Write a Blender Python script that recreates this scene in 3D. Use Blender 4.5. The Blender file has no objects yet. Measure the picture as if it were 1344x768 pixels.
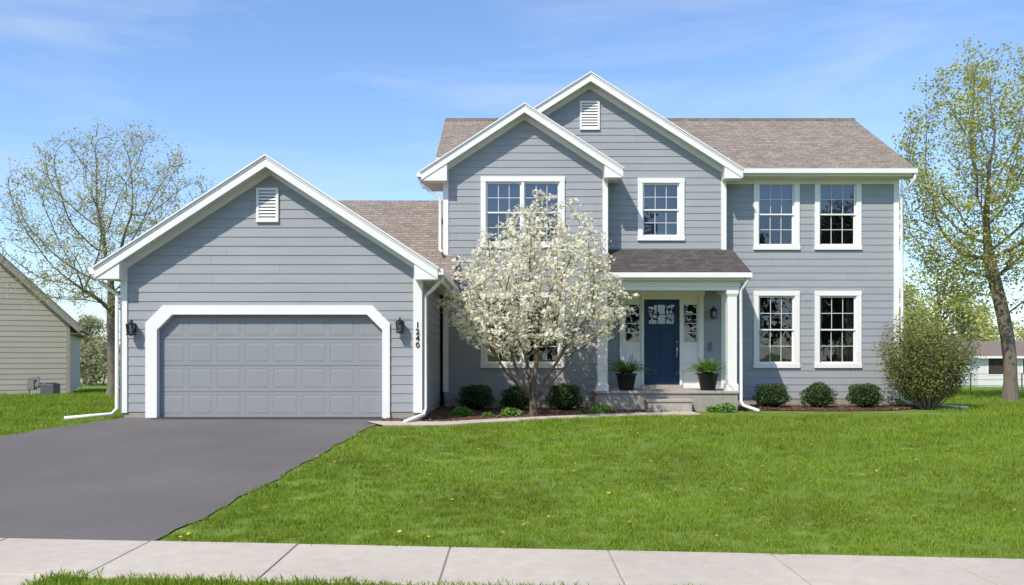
import bpy, math, random, bmesh
import numpy as np
from mathutils import Vector, Matrix
R = math.radians
rng = np.random.default_rng(7)
random.seed(7)
scene = bpy.context.scene
F = 1100.0; CZ = 1.33
# measurements taken from the photograph, converted to metres at a known distance Y
def X_(px, Y): return (px-672.0)*Y/F
def Z_(py, Y): return CZ+(465.0-py)*Y/F

# ------------------------------------------------------------------ materials
MATS = {}
def mat(name, col, rough=0.7, nscale=0, namt=0.1, bump=0.0, bscale=None, spec=0.3, metallic=0, stretch=None, big=0.0, bigscale=.55, island=0.0):
    m = bpy.data.materials.new(name); m.use_nodes = True
    nt = m.node_tree; N = nt.nodes; L = nt.links
    b = N['Principled BSDF']
    b.inputs['Base Color'].default_value = (*col, 1)
    b.inputs['Roughness'].default_value = rough
    b.inputs['Specular IOR Level'].default_value = spec
    b.inputs['Metallic'].default_value = metallic
    if nscale or bump:
        g = N.new('ShaderNodeNewGeometry')
        mp = N.new('ShaderNodeMapping'); mp.vector_type='POINT'
        if stretch: mp.inputs['Scale'].default_value = stretch
        L.new(g.outputs['Position'], mp.inputs['Vector'])
    if nscale:
        n = N.new('ShaderNodeTexNoise'); n.inputs['Scale'].default_value = nscale; n.inputs['Detail'].default_value = 6
        n.inputs['Roughness'].default_value = .65
        L.new(mp.outputs[0], n.inputs['Vector'])
        mr = N.new('ShaderNodeMapRange'); mr.inputs[1].default_value=.3; mr.inputs[2].default_value=.7
        mr.inputs[3].default_value = 1-namt; mr.inputs[4].default_value = 1+namt
        L.new(n.outputs['Fac'], mr.inputs[0])
        last = mr.outputs[0]
        if big:
            n2 = N.new('ShaderNodeTexNoise'); n2.inputs['Scale'].default_value = bigscale; n2.inputs['Detail'].default_value = 3
            L.new(g.outputs['Position'], n2.inputs['Vector'])
            mr2 = N.new('ShaderNodeMapRange'); mr2.inputs[1].default_value=.3; mr2.inputs[2].default_value=.7
            mr2.inputs[3].default_value = 1-big; mr2.inputs[4].default_value = 1+big
            L.new(n2.outputs['Fac'], mr2.inputs[0])
            mu = N.new('ShaderNodeMath'); mu.operation='MULTIPLY'
            L.new(last, mu.inputs[0]); L.new(mr2.outputs[0], mu.inputs[1]); last = mu.outputs[0]
        if island:
            mi = N.new('ShaderNodeMapRange'); mi.inputs[3].default_value = 1-island; mi.inputs[4].default_value = 1+island
            L.new(g.outputs['Random Per Island'], mi.inputs[0])
            mu = N.new('ShaderNodeMath'); mu.operation='MULTIPLY'
            L.new(last, mu.inputs[0]); L.new(mi.outputs[0], mu.inputs[1]); last = mu.outputs[0]
        vm = N.new('ShaderNodeVectorMath'); vm.operation='SCALE'
        vm.inputs[0].default_value = col
        L.new(last, vm.inputs['Scale']); L.new(vm.outputs[0], b.inputs['Base Color'])
    if bump:
        n3 = N.new('ShaderNodeTexNoise'); n3.inputs['Scale'].default_value = bscale or 60; n3.inputs['Detail'].default_value = 5
        L.new(mp.outputs[0], n3.inputs['Vector'])
        bp = N.new('ShaderNodeBump'); bp.inputs['Strength'].default_value = bump; bp.inputs['Distance'].default_value = .02
        L.new(n3.outputs['Fac'], bp.inputs['Height']); L.new(bp.outputs[0], b.inputs['Normal'])
    MATS[name] = m
    return m

def leafmat(name, c1, c2, trans=.35, rough=.6, posvar=0.0, posscale=.35):
    m = bpy.data.materials.new(name); m.use_nodes = True
    nt = m.node_tree; N = nt.nodes; L = nt.links
    b = N['Principled BSDF']; b.inputs['Roughness'].default_value = rough; b.inputs['Specular IOR Level'].default_value=.25
    g = N.new('ShaderNodeNewGeometry')
    mx = N.new('ShaderNodeMix'); mx.data_type='RGBA'
    mx.inputs[6].default_value = (*c1,1); mx.inputs[7].default_value=(*c2,1)
    L.new(g.outputs['Random Per Island'], mx.inputs[0])
    out = mx.outputs[2]
    if posvar:
        n = N.new('ShaderNodeTexNoise'); n.inputs['Scale'].default_value = posscale; n.inputs['Detail'].default_value=4
        L.new(g.outputs['Position'], n.inputs['Vector'])
        mr = N.new('ShaderNodeMapRange'); mr.inputs[1].default_value=.3; mr.inputs[2].default_value=.7
        mr.inputs[3].default_value=1-posvar; mr.inputs[4].default_value=1+posvar
        L.new(n.outputs['Fac'], mr.inputs[0])
        vm = N.new('ShaderNodeVectorMath'); vm.operation='SCALE'
        L.new(out, vm.inputs[0]); L.new(mr.outputs[0], vm.inputs['Scale']); out = vm.outputs[0]
    L.new(out, b.inputs['Base Color'])
    if trans>0:
        t = N.new('ShaderNodeBsdfTranslucent'); L.new(out, t.inputs['Color'])
        ms = N.new('ShaderNodeMixShader'); ms.inputs[0].default_value = trans
        L.new(b.outputs[0], ms.inputs[1]); L.new(t.outputs[0], ms.inputs[2])
        L.new(ms.outputs[0], N['Material Output'].inputs['Surface'])
    MATS[name]=m; return m

def shingle(name, c1, c2, swap):
    m = bpy.data.materials.new(name); m.use_nodes=True
    nt=m.node_tree; N=nt.nodes; L=nt.links; b=N['Principled BSDF']
    b.inputs['Roughness'].default_value=.95; b.inputs['Specular IOR Level'].default_value=.15
    g=N.new('ShaderNodeNewGeometry'); s=N.new('ShaderNodeSeparateXYZ'); c=N.new('ShaderNodeCombineXYZ')
    L.new(g.outputs['Position'], s.inputs[0])
    L.new(s.outputs[1 if swap else 0], c.inputs[0]); L.new(s.outputs[2], c.inputs[1])
    br=N.new('ShaderNodeTexBrick'); br.inputs['Scale'].default_value=1
    br.inputs['Brick Width'].default_value=.26; br.inputs['Row Height'].default_value=.085
    br.inputs['Mortar Size'].default_value=.007; br.inputs['Mortar Smooth'].default_value=.2; br.offset=.37
    br.inputs['Color1'].default_value=(*c1,1); br.inputs['Color2'].default_value=(*c2,1)
    br.inputs['Mortar'].default_value=(c1[0]*.45,c1[1]*.45,c1[2]*.45,1)
    L.new(c.outputs[0], br.inputs['Vector'])
    n=N.new('ShaderNodeTexNoise'); n.inputs['Scale'].default_value=9; n.inputs['Detail'].default_value=8; n.inputs['Roughness'].default_value=.75
    L.new(g.outputs['Position'], n.inputs['Vector'])
    mr=N.new('ShaderNodeMapRange'); mr.inputs[1].default_value=.3; mr.inputs[2].default_value=.7; mr.inputs[3].default_value=.72; mr.inputs[4].default_value=1.28
    L.new(n.outputs['Fac'], mr.inputs[0])
    vm=N.new('ShaderNodeVectorMath'); vm.operation='SCALE'; L.new(br.outputs['Color'], vm.inputs[0]); L.new(mr.outputs[0], vm.inputs['Scale'])
    L.new(vm.outputs[0], b.inputs['Base Color'])
    bp=N.new('ShaderNodeBump'); bp.inputs['Strength'].default_value=.6; bp.inputs['Distance'].default_value=.015
    L.new(br.outputs['Fac'], bp.inputs['Height']); bp.invert=True; L.new(bp.outputs[0], b.inputs['Normal'])
    MATS[name]=m

mat('siding', (.325,.338,.348), .55, 3.0, .05, .15, 40, stretch=(.35,.35,6), big=.03, island=.03)
mat('siding_beige', (.40,.365,.31), .6, 3.0, .05, .1, 40, stretch=(.35,.35,6), island=.03)
mat('white_trim', (.80,.785,.75), .45, 1.3, .03)
mat('soffit', (.66,.65,.625), .6, 1.3, .03)
mat('gdoor', (.275,.285,.295), .45, 1.2, .03)
mat('concrete', (.50,.435,.355), .9, 7, .08, .3, 120, big=.08)
mat('porch_concrete', (.38,.345,.30), .9, 6, .12, .3, 90)
mat('foundation', (.32,.29,.25), .9, 5, .15, .3, 60)
mat('asphalt', (.150,.136,.128), .88, 90, .38, .5, 160, big=.14, bigscale=.35, spec=.2)
mat('asphalt_seal', (.05,.048,.048), .8, 40, .3, .4, 120)
mat('road_asphalt', (.06,.06,.06), .9, 50, .3, .5, 160, big=.12)
mat('soil', (.14,.20,.025), .95, 3, .25, .6, 30, big=.15)
mat('mulch', (.10,.055,.035), .95, 25, .5, .9, 40)
mat('blue_door', (.012,.042,.10), .35, 2, .05)
mat('black_metal', (.012,.012,.013), .4)
mat('pot', (.014,.014,.016), .35, 4, .1)
mat('brass', (.55,.5,.42), .3, metallic=1)
mat('room', (.05,.043,.038), .9, 1.5, .35)
mat('blind', (.36,.40,.45), .8, 3, .08)
mat('curtain', (.26,.24,.21), .9, 2, .15)
mat('bark', (.14,.105,.08), .95, 8, .3, .8, 25, stretch=(1,1,.3))
mat('bark_grey', (.18,.15,.12), .95, 8, .3, .8, 25, stretch=(1,1,.3))
mat('fence_metal', (.09,.09,.09), .6)
mat('steel', (.16,.17,.18), .5, 5,.1)
mat('far_roof', (.20,.155,.13), .9, 6,.2)
mat('lampglass',(.75,.72,.62),.3)
shingle('shingle_f', (.30,.25,.205), (.215,.18,.15), False)
shingle('shingle_s', (.30,.25,.205), (.215,.18,.15), True)
shingle('shingle_porch', (.11,.097,.088), (.07,.062,.057), False)
leafmat('grass', (.17,.27,.018), (.30,.40,.045), .38, .55, .20, .6)
leafmat('grass_dry', (.55,.36,.04), (.75,.60,.08), .2)
leafmat('blossom', (.90,.85,.64), (.93,.90,.77), .38, .6, .06, 1.5)
leafmat('newleaf', (.17,.19,.04), (.32,.31,.08), .4)
leafmat('leaf_yellow', (.36,.39,.06), (.54,.52,.11), .42, .6, .15,.5)
leafmat('leaf_bud', (.40,.39,.12), (.54,.50,.18), .4)
leafmat('leaf_bush', (.16,.19,.045), (.30,.32,.09), .38, .6, .25, 2)
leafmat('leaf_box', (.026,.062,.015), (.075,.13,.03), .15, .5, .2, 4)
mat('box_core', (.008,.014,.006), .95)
leafmat('leaf_fern', (.08,.20,.028), (.18,.31,.05), .4)
leafmat('leaf_perennial', (.11,.25,.035), (.19,.36,.06), .3)
leafmat('leaf_far', (.36,.41,.11), (.54,.55,.20), .4, .7, .2, .25)
leafmat('leaf_far_brown', (.24,.23,.12), (.36,.35,.17), .35, .7, .25, .25)
leafmat('leaf_street', (.06,.07,.03), (.12,.12,.05), .3, .7, .3, .25)
leafmat('chips', (.06,.033,.022), (.24,.14,.09), .0, .9)
m = bpy.data.materials.new('glass'); m.use_nodes=True; nt=m.node_tree; N=nt.nodes; L=nt.links
N.remove(N['Principled BSDF'])
tr=N.new('ShaderNodeBsdfTransparent'); tr.inputs[0].default_value=(.74,.79,.82,1)
gl=N.new('ShaderNodeBsdfGlossy'); gl.inputs['Roughness'].default_value=.01; gl.inputs[0].default_value=(.9,.95,1,1)
fr=N.new('ShaderNodeFresnel'); fr.inputs[0].default_value=1.5
ad=N.new('ShaderNodeMath'); ad.operation='MULTIPLY_ADD'; ad.inputs[1].default_value=1.0; ad.inputs[2].default_value=.08
no=N.new('ShaderNodeTexNoise'); no.inputs['Scale'].default_value=1.6
g=N.new('ShaderNodeNewGeometry'); L.new(g.outputs['Position'],no.inputs['Vector'])
bp=N.new('ShaderNodeBump'); bp.inputs['Strength'].default_value=.15; bp.inputs['Distance'].default_value=.03
L.new(no.outputs['Fac'],bp.inputs['Height']); L.new(bp.outputs[0],gl.inputs['Normal'])
mx=N.new('ShaderNodeMixShader'); L.new(fr.outputs[0],ad.inputs[0]); L.new(ad.outputs[0],mx.inputs[0])
L.new(tr.outputs[0],mx.inputs[1]); L.new(gl.outputs[0],mx.inputs[2]); L.new(mx.outputs[0],N['Material Output'].inputs['Surface'])
MATS['glass']=m

# ------------------------------------------------------------------ mesh helpers
def link(o, parent=None):
    scene.collection.objects.link(o)
    if parent: o.parent = parent
    return o
def empty(name):
    e = bpy.data.objects.new(name, None); e.empty_display_size=.2
    return link(e)
class MB:
    def __init__(s): s.v=[]; s.f=[]; s.m=[]
    def add(s, vs, fs, mi=0):
        o=len(s.v); s.v.extend([tuple(p) for p in vs]); s.f.extend([tuple(i+o for i in f) for f in fs]); s.m.extend([mi]*len(fs))
    def box(s, x0,x1,y0,y1,z0,z1, mi=0):
        if x0>x1: x0,x1=x1,x0
        if y0>y1: y0,y1=y1,y0
        if z0>z1: z0,z1=z1,z0
        s.add([(x0,y0,z0),(x1,y0,z0),(x1,y1,z0),(x0,y1,z0),(x0,y0,z1),(x1,y0,z1),(x1,y1,z1),(x0,y1,z1)],
              [(0,3,2,1),(4,5,6,7),(0,1,5,4),(1,2,6,5),(2,3,7,6),(3,0,4,7)], mi)
    def prism(s, pts, y0, y1, mi=0):
        n=len(pts)
        s.add([(x,y0,z) for x,z in pts]+[(x,y1,z) for x,z in pts],
              [tuple(range(n)), tuple(range(2*n-1,n-1,-1))]+[(i,i+n,(i+1)%n+n,(i+1)%n) for i in range(n)], mi)
    def tube(s, pts, rad, k=6, mi=0, cap=True):
        pts=[Vector(p) for p in pts]; n=len(pts)
        if not hasattr(rad,'__len__'): rad=[rad]*n
        vs=[]; up=None
        for i,p in enumerate(pts):
            t=(pts[min(i+1,n-1)]-pts[max(i-1,0)])
            if t.length<1e-9: t=Vector((0,0,1))
            t.normalize()
            if up is None:
                up = Vector((1,0,0)) if abs(t.x)<.8 else Vector((0,1,0))
            a=(up-t*up.dot(t)).normalized(); b=t.cross(a); up=a
            for j in range(k):
                an=2*math.pi*j/k
                vs.append(p+(a*math.cos(an)+b*math.sin(an))*rad[i])
        fs=[(i*k+j,i*k+(j+1)%k,(i+1)*k+(j+1)%k,(i+1)*k+j) for i in range(n-1) for j in range(k)]
        if cap: fs.append(tuple(range((n-1)*k,n*k))); fs.append(tuple(range(k-1,-1,-1)))
        s.add(vs,fs,mi)
    def lathe(s, c, prof, k=20, mi=0):
        vs=[]
        for r,z in prof:
            for j in range(k):
                a=2*math.pi*j/k; vs.append((c[0]+r*math.cos(a),c[1]+r*math.sin(a),c[2]+z))
        n=len(prof)
        fs=[(i*k+j,i*k+(j+1)%k,(i+1)*k+(j+1)%k,(i+1)*k+j) for i in range(n-1) for j in range(k)]
        s.add(vs,fs,mi)
    def roof(s, pts, zf, t, mt=0, mb=1, ms=1):
        n=len(pts)
        s.add([(x,y,zf(x,y)) for x,y in pts],[tuple(range(n))],mt)
        s.add([(x,y,zf(x,y)-t) for x,y in pts],[tuple(range(n-1,-1,-1))],mb)
        vs=[(x,y,zf(x,y)) for x,y in pts]+[(x,y,zf(x,y)-t) for x,y in pts]
        s.add(vs,[(i,(i+1)%n,(i+1)%n+n,i+n) for i in range(n)],ms)
    def build(s, name, mats, parent=None, smooth=False, bevel=0):
        me=bpy.data.meshes.new(name); me.from_pydata(s.v,[],s.f)
        for mm in mats: me.materials.append(MATS[mm])
        me.polygons.foreach_set('material_index', s.m)
        if smooth: me.polygons.foreach_set('use_smooth',[True]*len(s.f))
        me.update()
        o=bpy.data.objects.new(name,me); link(o,parent)
        if bevel:
            b=o.modifiers.new('bevel','BEVEL'); b.width=bevel; b.segments=2; b.limit_method='ANGLE'
        return o
def quads_obj(name, Q, matname, parent=None):
    N=len(Q); me=bpy.data.meshes.new(name)
    me.vertices.add(N*4); me.vertices.foreach_set('co', Q.reshape(-1).astype(np.float32))
    me.loops.add(N*4); me.loops.foreach_set('vertex_index', np.arange(N*4,dtype=np.int32))
    me.polygons.add(N); me.polygons.foreach_set('loop_start', np.arange(0,N*4,4,dtype=np.int32))
    me.polygons.foreach_set('loop_total', np.full(N,4,dtype=np.int32))
    me.materials.append(MATS[matname]); me.update(calc_edges=True)
    o=bpy.data.objects.new(name,me); return link(o,parent)
def rand_unit(n):
    v=rng.normal(size=(n,3)); return v/np.linalg.norm(v,axis=1,keepdims=True)
def leaves(P, size, width=.55, up=0.3, jit=.35):
    n=len(P); d=rand_unit(n); nn=rand_unit(n); nn[:,2]=np.abs(nn[:,2])+up
    nn/=np.linalg.norm(nn,axis=1,keepdims=True)
    d=d-nn*np.sum(d*nn,axis=1,keepdims=True); d/=np.linalg.norm(d,axis=1,keepdims=True)+1e-9
    s=np.cross(nn,d); L=size*(1+jit*rng.uniform(-1,1,size=(n,1)))
    W=L*width/2
    return np.stack([P-d*L*.5, P+s*W, P+d*L*.5, P-s*W],axis=1)

# ------------------------------------------------------------------ terrain
def ss(a,b,x):
    t=min(1,max(0,(x-a)/(b-a))); return t*t*(3-2*t)
def zt(x,y):
    z=-.33+.17*ss(7.5,18,y)-.75*ss(26,60,y)
    z+=.10*ss(9,17.5,y)*(1-ss(-3.2,-1.2,x))*(1-ss(24,32,y))
    return z
gx=list(np.arange(-30,30.1,1.0)); gx=[-600,-300,-150,-80,-50]+gx+[50,80,150,300,600]
gy=[-300,-120,-50,-20,-10]+list(np.arange(-5,62,.75))+[70,90,130,200,400,900]
def yt(x): return 7.1-.087*x           # far edge of sidewalk (rotated slightly)
ROADY=2.9
g=MB(); nx=len(gx)
for y in gy:
    for x in gx: g.v.append((x,y,zt(x,y)-(.0 if y>ROADY else .16)))
for j in range(len(gy)-1):
    for i in range(nx-1):
        g.f.append((j*nx+i,j*nx+i+1,(j+1)*nx+i+1,(j+1)*nx+i)); g.m.append(0)
g.build('ground',['soil'],None,True)
rb=MB()
rb.add([(-120,-6.5,-.484),(120,-6.5,-.484),(120,2.0,-.484),(-120,2.0,-.484)],[(0,1,2,3)])
rb.build('road',['road_asphalt'])
kb=MB(); kb.box(-120,120,2.0,2.16,-.6,-.322); kb.box(-120,120,-6.7,-6.54,-.6,-.322)
kb.build('kerb',['concrete'],bevel=.02)

def dr_right(y): return -2.72-.42*(1-ss(7,18,y))
def dr_left(y): return -8.42-.6*(1-ss(14,18,y))
def strip(mb, ys, l, r, off, K):
    o=len(mb.v)
    for y in ys:
        for k in range(K+1):
            x=l(y)+(r(y)-l(y))*k/K
            if k==K: x+=.03*math.sin(y*3.1)+.02*math.sin(y*7.7)
            mb.v.append((x,y,zt(x,y)+off))
    for j in range(len(ys)-1):
        for k in range(K):
            a=o+j*(K+1)+k; mb.f.append((a,a+1,a+K+2,a+K+1)); mb.m.append(0)
dv=MB(); strip(dv, np.linspace(6.9,18.32,48), dr_left, dr_right, .014, 14)
dv.build('driveway',['asphalt'],None,True)
dv=MB(); strip(dv, np.linspace(17.75,18.3,4), lambda y:-7.72, lambda y:-2.78, .019, 14)
dv.build('driveway_seal_strip',['asphalt_seal'],None,True)
dv=MB(); strip(dv, [2.17]+list(np.linspace(2.6,6.6,8)), lambda y:-9.6, lambda y:-3.45-.25*ss(5,2.5,y), .007, 14)
dv.build('driveway_apron',['concrete'],None,True)
# sidewalk slabs with real joints
sw=MB(); W=1.16; pitch=1.33
start=X_(590,7.0)
k0=int((-40-start)/pitch)
for k in range(k0,k0+62):
    xa=start+k*pitch+.006; xb=xa+pitch-.014
    ya=yt(xa); yb=yt(xb); z=-.33
    t=.018+.003*rng.uniform(-1,1)
    vs=[(xa,ya-W,z-.08),(xb,yb-W,z-.08),(xb,yb,z-.08),(xa,ya,z-.08),(xa,ya-W,z+t),(xb,yb-W,z+t),(xb,yb,z+t),(xa,ya,z+t)]
    sw.add(vs,[(0,3,2,1),(4,5,6,7),(0,1,5,4),(1,2,6,5),(2,3,7,6),(3,0,4,7)])
sw.build('sidewalk',['concrete'],bevel=.008)
jf=MB(); jf.add([(-40,yt(-40)-W,-.321),(42,yt(42)-W,-.321),(42,yt(42),-.321),(-40,yt(-40),-.321)],[(0,1,2,3)])
jf.build('sidewalk_base',['foundation'])

# front walk
cen=[(-2.75,16.75),(-2.2,17.15),(-1.4,17.75),(-.4,18.5),(.8,19.3),(2.0,19.95),(3.0,20.5),(3.7,20.85),(4.6,20.95)]
def catmull(P,n=8):
    out=[]
    P=[Vector((*p,0)) if len(p)==2 else Vector(p) for p in P]
    Q=[P[0]*2-P[1]]+P+[P[-1]*2-P[-2]]
    for i in range(1,len(Q)-2):
        for k in range(n):
            t=k/n; a,b,c,d=Q[i-1],Q[i],Q[i+1],Q[i+2]
            out.append(.5*((2*b)+(c-a)*t+(2*a-5*b+4*c-d)*t*t+(3*b-3*c+d-a)*t**3))
    out.append(Q[-2]); return out
cp=catmull(cen)
pw=MB(); hw=.36
L_=[];R_=[]
for i,p in enumerate(cp):
    t=(cp[min(i+1,len(cp)-1)]-cp[max(i-1,0)]).normalized(); n=Vector((-t.y,t.x,0))
    L_.append(p+n*hw); R_.append(p-n*hw)
vs=[]
for a,b in zip(L_,R_):
    vs+= [(a.x,a.y,zt(a.x,a.y)+.035),(b.x,b.y,zt(b.x,b.y)+.035),(a.x,a.y,zt(a.x,a.y)-.05),(b.x,b.y,zt(b.x,b.y)-.05)]
fs=[]
for i in range(len(cp)-1):
    a=i*4; b=a+4; fs+=[(a,b,b+1,a+1),(a+2,b+2,b,a),(a+1,b+1,b+3,a+3)]
pw.add(vs,fs); pw.add([vs[-4],vs[-3],vs[-1],vs[-2]],[(0,1,2,3)])
pw.build('front_walkway',['concrete'])
def walk_y(x):
    xs=[p.x for p in cp]; yy=[p.y for p in cp]; return float(np.interp(x,xs,yy))
def bed_front(x):
    if x<4.3: return walk_y(x)+.3
    return 21.95+.15*math.sin(x*1.3)+.9*ss(10.0,11.4,x)
mb=MB(); xs=np.arange(-2.7,11.5,.3); K=10
for x in xs:
    y0=bed_front(x); y1=24.1
    for k in range(K+1):
        y=y0+(y1-y0)*k/K; mb.v.append((x,y,zt(x,y)+.016+.03*math.sin(math.pi*min(1,k/K*1.2))))
for i in range(len(xs)-1):
    for k in range(K):
        a=i*(K+1)+k; mb.f.append((a,a+K+1,a+K+2,a+1)); mb.m.append(0)
mb.build('mulch_bed',['mulch'],None,True)
n=9000; cx=rng.uniform(-2.6,11.4,n); cy=np.array([rng.uniform(bed_front(x)-.03,24.0) for x in cx])
P=np.array([(x,y,zt(x,y)+.03+.03*rng.random()) for x,y in zip(cx,cy)])
quads_obj('mulch_chips', leaves(P,.07,.35,.8), 'chips')

# ------------------------------------------------------------------ HOUSE
house=empty('suburban_house')
T=MB(); GL=MB(); RM=MB(); BL=MB(); SD=MB(); SO=MB(); FD=MB(); CU=MB()
LAP=.2; OFF=.013
def wall(mb, org, u, nrm, lo, hi, z0, z1, holes=(), extra=(), lap=LAP):
    ox,oy=org
    def P(a,z,off): return (ox+u[0]*a+nrm[0]*off, oy+u[1]*a+nrm[1]*off, z)
    zc=z0
    flip = (u[0]*nrm[1]-u[1]*nrm[0])>0
    while zc<z1-1e-6:
        ze=min(zc+lap,z1)
        ph=rng.uniform(0,3.6)
        br=sorted(set([zc,ze]+[h for H in holes for h in H[2:] if zc<h<ze]+[e for e in extra if zc<e<ze]))
        for a,b in zip(br[:-1],br[1:]):
            mid=(a+b)/2
            offa=OFF*(1-(a-zc)/lap); offb=OFF*(1-(b-zc)/lap)
            cuts=sorted([(H[0],H[1]) for H in holes if H[2]<mid<H[3]])
            la,lb,ha,hb=lo(a+1e-5),lo(b-1e-5),hi(a+1e-5),hi(b-1e-5)
            if lo(mid)>=hi(mid): continue
            segs=[]; cur=(la,lb)
            for c0,c1 in cuts:
                segs.append((cur,(c0,c0))); cur=(c1,c1)
            segs.append((cur,(ha,hb)))
            for (s0,s1),(e0,e1) in segs:
                e1=max(e1,s1)
                # butt joints between boards
                js=[]; j=math.floor((max(s0,s1)-ph)/3.6)*3.6+ph
                while j<min(e0,e1)-.3:
                    if j>max(s0,s1)+.3: js.append(j)
                    j+=3.6
                L0=[(s0,s1)]+[(q+.0015,q+.0015) for q in js]; R0=[(q-.0015,q-.0015) for q in js]+[(e0,e1)]
                for (p0,p1),(q0,q1) in zip(L0,R0):
                    vs=[P(p0,a,offa),P(q0,a,offa),P(q1,b,offb),P(p1,b,offb)]
                    fl=[(0,3,2,1) if flip else (0,1,2,3)]
                    if a==zc:
                        vs+=[P(p0,a,0),P(q0,a,0)]; fl.append((4,5,1,0))
                    mb.add(vs,fl)
        zc=ze
def window(px0,px1,py0,py1,Y,units=1,blind=.5,cur=True,rows=2,tw=.135):
    x0,x1,z0,z1=X_(px0,Y),X_(px1,Y),Z_(py1,Y),Z_(py0,Y)
    T.box(x0,x0+tw,Y-.045,Y+.03,z0+tw*.9,z1-tw); T.box(x1-tw,x1,Y-.045,Y+.03,z0+tw*.9,z1-tw)
    T.box(x0-.005,x1+.005,Y-.05,Y+.03,z1-tw,z1); T.box(x0-.012,x1+.012,Y-.06,Y+.03,z0,z0+tw*.9)
    a0,a1,b0,b1=x0+tw,x1-tw,z0+tw*.9,z1-tw
    T.box(a0-.02,a0+.012,Y-.02,Y+.14,b0-.01,b1+.01); T.box(a1-.012,a1+.02,Y-.02,Y+.14,b0-.01,b1+.01)
    T.box(a0+.012,a1-.012,Y-.02,Y+.14,b1-.012,b1+.02); T.box(a0+.012,a1-.012,Y-.03,Y+.14,b0-.02,b0+.015)
    w=(a1-a0)/units
    for k in range(units):
        c0=a0+w*k+(.012 if k==0 else .035); c1=a0+w*(k+1)-(.012 if k==units-1 else .035)
        if k>0: T.box(c0-.07,c0,Y-.035,Y+.14,b0+.015,b1-.012)
        zm=(b0+b1)/2
        for (s0,s1,yy) in ((b0+.015,zm+.02,Y+.065),(zm-.02,b1-.012,Y+.025)):
            r=.04
            T.box(c0,c0+r,yy,yy+.036,s0,s1); T.box(c1-r,c1,yy,yy+.036,s0,s1)
            T.box(c0+r,c1-r,yy+.001,yy+.035,s0,s0+r); T.box(c0+r,c1-r,yy+.001,yy+.035,s1-r,s1)
            gw=c1-c0-2*r; gh=s1-s0-2*r
            cols=3
            for i in range(1,cols):
                xx=c0+r+gw*i/cols; SO.box(xx-.0085,xx+.0085,yy+.012,yy+.019,s0+r,s1-r)
            for i in range(1,rows):
                zz=s0+r+gh*i/rows; SO.box(c0+r,c1-r,yy+.0125,yy+.0185,zz-.0085,zz+.0085)
            GL.add([(c0+r-.005,yy+.022,s0+r-.005),(c1-r+.005,yy+.022,s0+r-.005),(c1-r+.005,yy+.022,s1-r+.005),(c0+r-.005,yy+.022,s1-r+.005)],[(0,1,2,3)])
        if blind>0:
            zb=b1-(b1-b0)*blind; z=b1-.03
            while z>zb:
                BL.add([(c0+.01,Y+.15,z),(c1-.01,Y+.15,z),(c1-.01,Y+.175,z-.035),(c0+.01,Y+.175,z-.035)],[(0,1,2,3)]); z-=.04
            BL.box(c0+.01,c1-.01,Y+.145,Y+.175,zb-.03,zb)
    if cur:
        for sgn,e in ((1,a0),(-1,a1)):
            n=10; wd=.17*(a1-a0)/units
            vs=[]
            for i in range(n+1):
                xx=e+sgn*wd*i/n; yy=Y+.26+.03*math.sin(i*1.9)
                vs+=[(xx,yy,b0),(xx,yy,b1)]
            CU.add(vs,[(2*i,2*i+2,2*i+3,2*i+1) for i in range(n)])
    d=.45 if Y<23.3 else 1.8; e=.25
    yb=Y+d; ya=Y+.14
    X0,X1,Z0,Z1=a0-e,a1+e,b0-.5,b1+.15
    if Y>23.8: X0,X1=max(X0,a0-.15),min(X1,a1+.15)
    RM.add([(X0,ya,Z0),(X1,ya,Z0),(X1,yb,Z0),(X0,yb,Z0),(X0,ya,Z1),(X1,ya,Z1),(X1,yb,Z1),(X0,yb,Z1)],
           [(0,1,2,3),(4,7,6,5),(2,3,7,6)[::-1],(0,3,7,4),(1,5,6,2)])
    return (a0,a1,b0,b1)

YG,YB,YE,YR=18.2,23.0,23.6,24.0
hB=[window(631,741,232,325,YB,2,.5,False), window(631,741,384,483,YB,2,.0,False)]
hE=[window(837,898,234,316,YE,1,.95,False)]
hR=[window(989,1049,234,328,YR,1,.48,False), window(1069,1130,234,328,YR,1,.48,False),
    window(989,1049,382,483,YR,1,0), window(1069,1130,382,483,YR,1,0)]

RF=MB()
def gable_front(xc,zr,s,xl,xr,y0,yw,wl,wr,pork=(True,True)):
    zf=lambda x,y=0: zr-s*abs(x-xc)
    h=.23
    for xe in (xl,xr):
        ze=zf(xe)
        T.prism([(xe,ze-.03),(xc,zr-.03),(xc,zr-.03-h),(xe,ze-.03-h)],y0-.04,y0)
        T.prism([(xe,ze-.032),(xc,zr-.032),(xc,zr-.085),(xe,ze-.085)],y0-.055,y0-.042)
    for xe,xw in ((xl,wl),(xr,wr)):
        SO.roof([(xe,y0+.002),(xc,y0+.002),(xc,yw),(xe,yw)],lambda x,y:zf(x)-.2,.02,0,0,0)
        T.prism([(xw,zf(xw)-.2),(xc,zr-.2),(xc,zr-.36),(xw,zf(xw)-.36)],yw-.035,yw-.005)
    for flag,xe,xw,sg in ((pork[0],xl,wl,1),(pork[1],xr,wr,-1)):
        if flag:
            ze=zf(xe); xi=xw+sg*.10
            T.prism([(xe+sg*.004,ze-.05),(xe+sg*.004,ze-.27),(xi,ze-.27),(xi,zf(xi)-.2)],y0-.018,yw-.002)

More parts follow.
